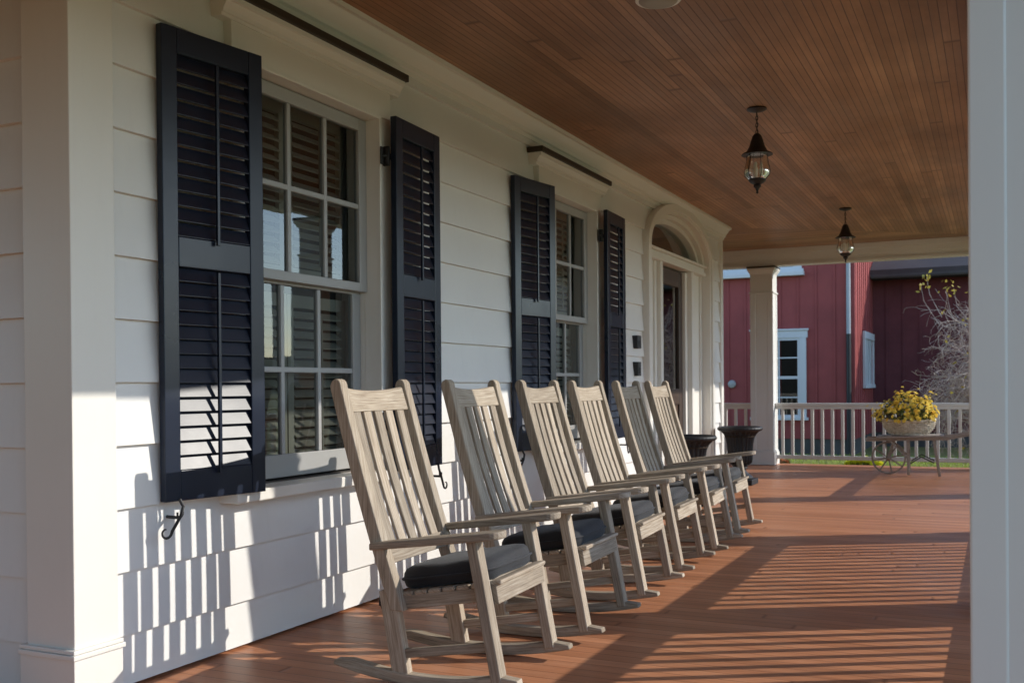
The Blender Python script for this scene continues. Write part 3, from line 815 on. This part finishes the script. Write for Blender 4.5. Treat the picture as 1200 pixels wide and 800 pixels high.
# ------------------------------------------------------------------ urns
def urn():
    e = empty('garden_urn'); n = 96
    flute = lambda th, i: 1-.10*abs(math.sin(th*12))**.7
    m = MB(); m.lathe([(.02, .215), (.10, .215), (.128, .235), (.138, .28), (.139, .36), (.144, .44), (.156, .505), (.178, .55), (.208, .580), (.222, .588)], n=n, mod=flute); m.obj('fluted_bowl', M['urn'], e, sharp=60)
    m = MB(); egg = lambda th, i: 1+(.016*abs(math.sin(th*18)) if 1 <= i <= 3 else 0)
    m.lathe([(.205, .583), (.225, .587), (.240, .600), (.244, .614), (.238, .628), (.222, .634), (.205, .630), (.19, .60), (.13, .50), (.02, .50)], n=144, mod=egg); m.obj('rim', M['urn'], e, sharp=60)
    m = MB(); m.lathe([(.02, .06), (.135, .06), (.142, .075), (.125, .09), (.085, .12), (.062, .15), (.066, .17), (.082, .178), (.078, .19), (.10, .213), (.02, .216)], n=48)
    m.box(-.165, .165, -.165, .165, 0, .06); m.obj('foot', M['urn'], e, bevel=.004)
    m = MB(); m.lathe([(.002, .545), (.1, .54), (.165, .535), (.166, .52), (.002, .52)], n=24); m.obj('soil', M['soil'], e)
    return e
u0 = urn(); u0.location = (-2.565, 9.32, .002); tag(u0, 'black fluted cast iron urn left of the door, half behind the last chair', 'urn', 'cast iron urns by the door')
u1 = copy_tree(u0); u1.location = (-2.575, 11.42, .002); tag(u1, 'black fluted cast iron urn right of the door, near the house corner', 'urn', 'cast iron urns by the door')

# ------------------------------------------------------------------ flower cart, basket, flowers
cx, cy = -1.02, 13.28
cart = empty('flower_cart', (cx, cy, 0), R(3), 'weathered grey wooden flower cart with one spoked wheel at the far railing', 'flower cart')
m = MB()
for k in range(5): m.beam((-.30, -.21+k*.105, .455), (.45, -.21+k*.105, .475), .098, .022, (0, 1, 0))
m.obj('deck', M['cart'], cart, bevel=.003)
for s in (-1, 1):
    m = MB(); m.beam((-.42, s*.16, .425), (.50, s*.235, .455), .045, .03, (0, 0, 1)); m.beam((.50, s*.235, .455), (.86, s*.265, .525), .038, .028, (0, 0, 1), .026, .022); m.obj('handle', M['cart'], cart, bevel=.003)
    m = MB(); m.beam((.05, s*.20, .44), (.06, s*.22, .012), .032, .026, (1, 0, 0)); m.beam((.06, s*.22, .20), (-.16, s*.18, .425), .02, .016, (1, 0, 0)); m.obj('front_leg', M['cart'], cart, bevel=.002)
    m = MB(); m.beam((.335, s*.21, .45), (.40, s*.24, .005), .032, .026, (1, 0, 0)); m.obj('leg', M['cart'], cart, bevel=.002)
    m = MB(); m.tube([(.08, s*.21, .15), (.20, s*.215, .23), (.345, s*.22, .16)], .008, 5); m.obj('brace', M['iron'], cart)
    m = MB(); m.beam((-.10, s*.07, .44), (-.17, s*.065, .20), .03, .014, (1, 0, 0)); m.obj('fork', M['cart'], cart)
m = MB(); pth = [(-.17+.195*math.cos(2*math.pi*k/40), 0, .200+.195*math.sin(2*math.pi*k/40)) for k in range(41)]; 
rings = []
for k in range(41):
    a = 2*math.pi*k/40; c_, s_ = math.cos(a), math.sin(a)
    rings.append([(-.17+r*c_, y, .2+r*s_) for r, y in ((.178, -.016), (.198, -.016), (.198, .016), (.178, .016))])
m.strip(rings, cap=False); wh = m.obj('wheel', M['cart'], cart)
m = MB()
for k in range(8):
    a = k*math.pi/4+.2; m.tube([(-.17+.02*math.cos(a), 0, .2+.02*math.sin(a)), (-.17+.183*math.cos(a), 0, .2+.183*math.sin(a))], .009, 6)
m.obj('spoke', M['cart'], wh)
m = MB(); m.tube([(-.17, -.09, .2), (-.17, -.04, .2), (-.17, .04, .2), (-.17, .09, .2)], [.012, .034, .034, .012], 12); m.obj('hub', M['cart'], wh)
# basket
bk = empty('wicker_basket', (cx+.06, cy, .4835), R(3), 'oval white wicker basket standing on the flower cart', 'basket')
def oval(t, z): r = 1+.0; q = .74+.34*t-.10*t*t+.05*math.sin(3.14*t); return (.30*q, .215*q)
m = MB()
for j in range(8):
    t = j/7; z = .016+.131*t; a_, b_ = oval(t, z); sag = 0
    path = []
    for k in range(49):
        a = 2*math.pi*k/48; w = 1+.026*(1 if (k+j) % 2 else -1); path.append((a_*w*math.cos(a), b_*w*math.sin(a), z+.022*t*abs(math.cos(a))**2))
    m.tube(path, .0075, 5)
m.lathe([(.002, .0), (.2, .0), (.2, .012), (.002, .012)], n=24)
m.obj('woven_side', M['wicker'], bk)
m = MB()
for k in range(24):
    a = 2*math.pi*k/24; p = []
    for t in (0, .5, 1.04): a_, b_ = oval(t, 0); p.append((a_*math.cos(a), b_*math.sin(a), .012+.135*t+.022*t*abs(math.cos(a))**2))
    m.tube(p, .008, 5)
m.obj('stake', M['wicker'], bk)
m = MB(); path = []
for k in range(49):
    a = 2*math.pi*k/48; a_, b_ = oval(1.08, 0); path.append((a_*math.cos(a), b_*math.sin(a), .158+.024*abs(math.cos(a))**2+.004*math.sin(a*20)))
m.tube(path, .017, 6); m.obj('rim', M['wicker'], bk)
# chrysanthemums
pl_ = empty('chrysanthemum', (cx+.07, cy, .665), 0, 'mound of yellow and bronze chrysanthemums filling the white basket', 'flowers')
fb = MB(); lb = MB(); stb = MB()
def blossom(mb, p, nrm, r, petals=9):
    nrm = nrm.normalized(); t = nrm.orthogonal().normalized(); bt = nrm.cross(t)
    for ring_, (rr, up) in enumerate(((1, .15), (.65, .45))):
        for k in range(petals):
            a = 2*math.pi*(k+.5*ring_)/petals; w = math.pi/petals*.95
            o = len(mb.v)
            c0_ = p+nrm*(r*.05); 
            mb.v += [c0_, p+(t*math.cos(a-w)+bt*math.sin(a-w))*r*rr*.75+nrm*r*up*.8, p+(t*math.cos(a)+bt*math.sin(a))*r*rr+nrm*r*up, p+(t*math.cos(a+w)+bt*math.sin(a+w))*r*rr*.75+nrm*r*up*.8]
            mb.face([o, o+1, o+2, o+3])
def leafquad(mb, p, d, l, w):
    d = d.normalized(); s_ = d.orthogonal().normalized(); s_.rotate(Matrix.Rotation(random.uniform(0, 6.28), 3, d))
    o = len(mb.v); mb.v += [p, p+d*l*.5+s_*w, p+d*l, p+d*l*.5-s_*w]; mb.face([o, o+1, o+2, o+3])
for i in range(330):
    a = random.uniform(0, 6.283); el = math.asin(random.uniform(-.05, 1)); k_ = random.uniform(.80, 1.06)*(1.18 if random.random() < .07 else 1)
    lump = 1+.42*noise.noise(Vector((math.cos(a)*1.6, math.sin(a)*1.6, el*2)))
    d = Vector((math.cos(a)*math.cos(el), math.sin(a)*math.cos(el), math.sin(el)))
    p = Vector((d.x*.36, d.y*.27, d.z*.31))*k_*lump
    blossom(fb, p, d+Vector((random.uniform(-.4, .4), random.uniform(-.4, .4), random.uniform(0, .5))), random.uniform(.020, .033))
    if i % 4 == 0: stb.tube([Vector((p.x*.4, p.y*.4, -.05)), p*.65+Vector((0, 0, .01)), p], .003, 4)
for i in range(700):
    a = random.uniform(0, 6.283); el = math.asin(random.uniform(-.08, 1)); k_ = random.uniform(.55, 1.0)
    d = Vector((math.cos(a)*math.cos(el), math.sin(a)*math.cos(el), math.sin(el)))
    lump = 1+.42*noise.noise(Vector((math.cos(a)*1.6, math.sin(a)*1.6, el*2)))
    leafquad(lb, Vector((d.x*.33, d.y*.25, d.z*.28))*k_*lump, d+Vector((random.uniform(-.8, .8), random.uniform(-.8, .8), random.uniform(-.4, .6))), random.uniform(.03, .055), .009)
fb.obj('blossom_mass', M['petal'], pl_); lb.obj('foliage', M['leaf'], pl_); stb.obj('stems', M['leaf'], pl_)

# ground flowers just beyond the porch
def clump(name, x0, x1, y0, y1, h, n, mt, lab, cat, r):
    e = empty(name, ((x0+x1)/2, (y0+y1)/2, -.35), 0, lab, cat); f = MB(); l = MB()
    for i in range(n):
        p = Vector((random.uniform(x0, x1)-(x0+x1)/2, random.uniform(y0, y1)-(y0+y1)/2, random.uniform(h*.5, h)))
        p.z *= 1-.5*(abs(p.x)/((x1-x0)/2))**3
        blossom(f, p, Vector((random.uniform(-.4, .9), random.uniform(-1.2, .5), .9)), r*random.uniform(.8, 1.2), 7)
        leafquad(l, Vector((p.x, p.y, .01)), Vector((random.uniform(-1, 1), random.uniform(-1, 1), .5)), .06, .012)
        l.tube([(p.x, p.y, 0), tuple(p)], .004, 4)
    f.obj('blossom_mass', mt, e); l.obj('foliage', M['leaf'], e)
clump('marigold_patch', -2.36, -1.80, 18.55, 18.95, .16, 260, M['petal_bright'], 'low patch of bright yellow flowers on the lawn beyond the far railing', 'flowers', .045)
clump('russet_plant', -3.62, -3.38, 18.8, 19.0, .10, 45, M['petal_red'], 'small russet plant on the lawn near the far corner column', 'plant', .03)

# ------------------------------------------------------------------ barn
barn = empty('red_barn', (0, 0, 0), 0, 'dark red board barn with white trimmed windows behind the porch', 'barn')
Yb, X1, Y2 = 21.7, -2.585, 25.15
m = MB()
m.box(-14, X1, Yb, Y2+8, -.02, 6.2)
wall = m.obj('board_wall', M['barn'], barn)
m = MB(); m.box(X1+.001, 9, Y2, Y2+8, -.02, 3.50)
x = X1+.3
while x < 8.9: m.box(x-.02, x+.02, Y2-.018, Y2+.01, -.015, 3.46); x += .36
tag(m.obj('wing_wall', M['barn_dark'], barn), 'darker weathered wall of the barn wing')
m = MB()
x = X1-.02
while x > -13.9: m.box(x-.02, x+.02, Yb-.018, Yb+.01, -.015, 6.1); x -= .36
y = Yb+.22
while y < Y2: m.box(X1-.01, X1+.018, y-.02, y+.02, -.015, 6.1); y += .36
m.box(X1-.09, X1+.02, Yb-.022, Yb+.09, -.016, 6.15)
m.obj('batten', M['barn'], wall)
m = MB(); m.box(-13.9, X1-.04, Yb+.03, Y2+7.9, -.4, -.0205); m.box(X1-.04, 8.9, Y2+.04, Y2+7.9, -.4, -.0206); m.obj('foundation', M['stone'], barn)
m = MB()   # sheds and main roof
m.hexa([(X1+.02, Y2-.70, 3.52), (9.3, Y2-.70, 3.52), (X1+.02, Y2+8.2, 6.9), (9.3, Y2+8.2, 6.9), (X1+.02, Y2-.70, 3.64), (9.3, Y2-.70, 3.64), (X1+.02, Y2+8.2, 7.05), (9.3, Y2+8.2, 7.05)], 0)
m.box(-14.2, X1+.2, Yb-.35, Y2+8.2, 6.2, 6.4)
rf = m.obj('roof', M['slate'], barn)
m = MB(); prof = [(-.085, 0), (-.08, -.05), (-.05, -.085), (0, -.09), (0, .0)]
m.prism(prof, lambda u, v, w: (w, Y2-.63+u, 3.535+v), X1+.03, 9.25); m.obj('gutter', M['gutter'], rf)
m = MB(); m.box(X1+.02, 9.2, Y2-.66, Y2-.02, 3.46, 3.51); m.obj('soffit', M['slate'], rf)
def barn_window(xa, xb, z0, z1, cols_, rows_):
    m = MB(); tw = .125
    m.box(xa, xa+tw, Yb-.05, Yb+.0, z0, z1-.15); m.box(xb-tw, xb, Yb-.05, Yb+.0, z0, z1-.15); m.box(xa-.03, xb+.03, Yb-.055, Yb, z1-.15, z1); m.box(xa-.05, xb+.05, Yb-.08, Yb, z1, z1+.035); m.box(xa-.04, xb+.04, Yb-.09, Yb, z0-.06, z0)
    w = m.obj('window', M['barn_white'], barn, bevel=.004)
    m = MB(); m.box(xa+tw, xb-tw, Yb-.004, Yb-.0015, z0, z1-.15); m.obj('interior', M['dark_room'], w)
    m = MB(); ia, ib, iz, it = xa+tw, xb-tw, z0, z1-.15; s_ = .05
    m.box(ia, ia+s_, Yb-.035, Yb-.006, iz, it); m.box(ib-s_, ib, Yb-.035, Yb-.006, iz, it); m.box(ia+s_, ib-s_, Yb-.0345, Yb-.006, iz, iz+s_); m.box(ia+s_, ib-s_, Yb-.0345, Yb-.006, it-s_, it)
    m.box(ia+s_, ib-s_, Yb-.0355, Yb-.006, (iz+it)/2-.03, (iz+it)/2+.03)
    for k in range(1, cols_): x = ia+s_+(ib-ia-2*s_)*k/cols_; m.box(x-.015, x+.015, Yb-.030, Yb-.006, iz, it)
    for k in range(1, rows_):
        z = iz+(it-iz)*k/rows_; m.box(ia+s_, ib-s_, Yb-.029, Yb-.006, z-.014, z+.014)
    m.obj('sash', M['barn_white'], w)
    m = MB(); m.v += [Vector((ia, Yb-.02, iz)), Vector((ib, Yb-.02, iz)), Vector((ib, Yb-.02, it)), Vector((ia, Yb-.02, it))]; m.face([0, 1, 2, 3]); m.obj('pane', M['glass'], w)
barn_window(-4.62, -3.52, .42, 2.20, 2, 4)
barn_window(-5.25, -3.60, 3.46, 4.9, 3, 4)
m = MB(); m.box(-5.5, -3.545, Yb-.16, Yb, 3.32, 3.40); m.box(-5.45, -3.6, Yb-.06, Yb-.001, 3.4005, 3.455); m.obj('window_ledge', M['barn_white'], barn, bevel=.005)
# vent window with vertical bars on the side wall
m = MB(); y0, y1, z0, z1 = 23.15, 24.95, 1.08, 2.22
m.box(X1, X1+.055, y0, y0+.14, z0, z1); m.box(X1, X1+.055, y1-.14, y1, z0, z1); m.box(X1, X1+.06, y0-.02, y1+.02, z1-.15, z1); m.box(X1, X1+.075, y0-.03, y1+.03, z0-.08, z0)
for k in range(1, 4):
    y = y0+.14+(y1-y0-.28)*k/4; m.box(X1+.004, X1+.04, y-.06, y+.06, z0, z1-.15)
v_ = m.obj('side_window', M['barn_white'], barn, bevel=.004)
m = MB(); m.box(X1+.001, X1+.012, y0+.14, y1-.14, z0, z1-.15); m.obj('pane', M['dark_room'], v_)
m = MB(); m.tube([(-2.683, Yb-.07, 6.1), (-2.683, Yb-.07, 2.06)], .042, 10); dsp = m.obj('downspout', M['galv'], barn)
m = MB(); m.tube([(-2.683, Yb-.07, 2.10), (-2.683, Yb-.07, -.34)], .048, 10); m.obj('iron_boot', M['iron'], dsp)
m = MB(); m.lathe([(.002, .06), (.05, .055), (.075, .04), (.083, .02), (.086, 0), (.002, 0)], n=24); o = m.obj('wall_lamp', M['stonewhite'], barn); o.rotation_euler = (R(90), 0, 0); o.location = (-5.05, Yb-.019, 1.11)

# ------------------------------------------------------------------ bare arching shrub before the barn wing
sh = empty('weeping_shrub', (-.15, 18.9, -.35), 0, 'bare arching shrub with tangled pale twigs and few yellow leaves before the barn', 'shrub')
br = MB(); tw = MB(); lv = MB(); rnd = random.Random(5)
def grow(p, d, length, r0, steps, droop, jit):
    pts = [p.copy()]; rr = [r0]
    for i in range(steps):
        d = (d+Vector((rnd.gauss(0, jit), rnd.gauss(0, jit), rnd.gauss(0, jit)-droop*(i/steps)))).normalized()
        p = p+d*length/steps; pts.append(p.copy()); rr.append(r0*(1-.85*(i+1)/steps))
    return pts, rr
mains = []
for i in range(6):
    a = rnd.uniform(0, 6.28); pts, rr = grow(Vector((rnd.uniform(-.12, .12)+.1, rnd.uniform(-.1, .1), 0)), Vector((math.cos(a)*.32, math.sin(a)*.32, 1)), rnd.uniform(1.7, 2.5), .042, 8, .05, .10)
    br.tube(pts, rr, 7); mains.append(pts)
for i in range(120):
    base = rnd.choice(mains); p = base[rnd.randint(3, 8)]
    a = rnd.uniform(0, 6.28); d = Vector((math.cos(a)-.15, math.sin(a)*.8, rnd.uniform(.2, 1.2)))
    pts, rr = grow(p, d, rnd.uniform(.7, 1.5), .013, 12, .20, .20); tw.tube(pts, [max(r, .004) for r in rr], 5)
    for j in range(rnd.randint(7, 11)):
        k = rnd.randint(2, len(pts)-2); q = pts[k]; d2 = (pts[k+1]-pts[k]).normalized()+Vector((rnd.gauss(0, .8), rnd.gauss(0, .8), rnd.gauss(-.1, .7)))
        p2, r2 = grow(q, d2.normalized(), rnd.uniform(.2, .6), .0055, 8, .25, .34); tw.tube(p2, [max(r, .0028) for r in r2], 4, cap=False)
        for _ in range(2):
            kk = rnd.randint(2, len(p2)-2); p3, r3 = grow(p2[kk], ((p2[kk+1]-p2[kk]).normalized()+Vector((rnd.gauss(0, .9), rnd.gauss(0, .9), rnd.gauss(0, .8)))).normalized(), rnd.uniform(.12, .35), .004, 5, .3, .3); tw.tube(p3, .0027, 3, cap=False)
        if rnd.random() < .06:
            for _ in range(rnd.randint(1, 3)): leafquad(lv, p2[-1]+Vector((rnd.gauss(0, .03),)*3), Vector((rnd.gauss(0, 1), rnd.gauss(0, 1), rnd.gauss(-.3, .6))), rnd.uniform(.05, .10), .024)
for i in range(5):
    p = Vector((rnd.uniform(-1.1, 0.1), rnd.uniform(-.4, .4), rnd.uniform(2.9, 3.4)))
    tw.tube([p-Vector((rnd.uniform(-.4, -.1), .0, .7)), p-Vector((-.05, 0, .3)), p], [.008, .006, .003], 4)
    for _ in range(9): leafquad(lv, p+Vector((rnd.gauss(0, .07), rnd.gauss(0, .07), rnd.gauss(0, .07))), Vector((rnd.gauss(0, 1), rnd.gauss(0, 1), rnd.gauss(0, 1))), rnd.uniform(.05, .10), .028)
br.obj('trunk', M['bark'], sh); tw.obj('twigs', M['twig'], sh); lv.obj('leaves', M['leaf_autumn'], sh)

# ------------------------------------------------------------------ unseen hedge-shaped blocker behind the viewer, added to cut light at the near end
hg = empty('evergreen_hedge', (-4.6, -5.2, -.35), 0, 'dense dark evergreen hedge behind the near end of the porch', 'hedge')
q = MB()
for i in range(9000):
    x = random.uniform(-5, 3.9); y = random.uniform(-.7, .7); z = random.uniform(.1, 3.9)
    k_ = random.choice((0, 1, 2))
    if k_ == 0: y = .7+.12*noise.noise(Vector((x*2, z*2, 1)))
    elif k_ == 1: y = -.7
    leafquad(q, Vector((x, y, z)), Vector((random.gauss(0, 1), random.gauss(0, 1), random.gauss(.3, 1))), random.uniform(.10, .2), random.uniform(.03, .06))
q.obj('foliage', M['hedge_leaf'], hg)
q = MB(); q.box(-4.9, 3.8, -.5, .5, 0, 3.7); q.obj('inner_branches', M['hedge_leaf'], hg)

# ------------------------------------------------------------------ light
SUN = Vector((1, .57, .545)).normalized()
el = math.asin(SUN.z); az = math.atan2(SUN.x, SUN.y)
w = bpy.data.worlds.new('World'); sc.world = w; w.use_nodes = True
nt = w.node_tree; bg = nt.nodes['Background']
sky = nt.nodes.new('ShaderNodeTexSky'); sky.sky_type = 'NISHITA'; sky.sun_disc = False
sky.sun_elevation = el; sky.sun_rotation = az; sky.air_density = 1.0; sky.dust_density = .25; sky.ozone_density = 2.6
nt.links.new(sky.outputs[0], bg.inputs['Color']); bg.inputs['Strength'].default_value = .15
ld = bpy.data.lights.new('sun', 'SUN'); ld.energy = 1.95; ld.angle = R(.45); ld.color = (1, .945, .86)
lo = bpy.data.objects.new('sun', ld); COL.objects.link(lo)
lo.rotation_euler = SUN.to_track_quat('Z', 'Y').to_euler(); lo.location = (20, 12, 11)

# ------------------------------------------------------------------ camera (solved from the photograph's vanishing lines)
f_px, psi, roll, pitch, cyp = 1210.6, .438686, -.00813, -.006475, 460.43
F = Vector((-math.sin(psi)*math.cos(pitch), math.cos(psi)*math.cos(pitch), math.sin(pitch)))
Rv = Vector((math.cos(psi), math.sin(psi), 0)); U = Rv.cross(F)
R2 = Rv*math.cos(roll)+U*math.sin(roll); U2 = -Rv*math.sin(roll)+U*math.cos(roll)
cd = bpy.data.cameras.new('camera'); cam = bpy.data.objects.new('camera', cd); COL.objects.link(cam)
mt = Matrix((R2, U2, -F)).transposed().to_4x4(); mt.translation = (0, 0, 1.10); cam.matrix_world = mt
cd.sensor_width = 36; cd.lens = 36*f_px/1200; cd.shift_y = (cyp-400)/1200
cd.clip_start = .05; cd.clip_end = 2000
cd.dof.use_dof = True; cd.dof.focus_distance = 4.6; cd.dof.aperture_fstop = 5.6
sc.camera = cam

sc.render.engine = 'CYCLES'
sc.view_settings.view_transform = 'Standard'; sc.view_settings.look = 'None'
sc.view_settings.exposure = 1.17; sc.view_settings.gamma = 1
sc.cycles.max_bounces = 10; sc.cycles.diffuse_bounces = 6; sc.cycles.transparent_max_bounces = 16; sc.cycles.glossy_bounces = 4
sc.cycles.sample_clamp_indirect = 6
sc.cycles.use_denoising = True
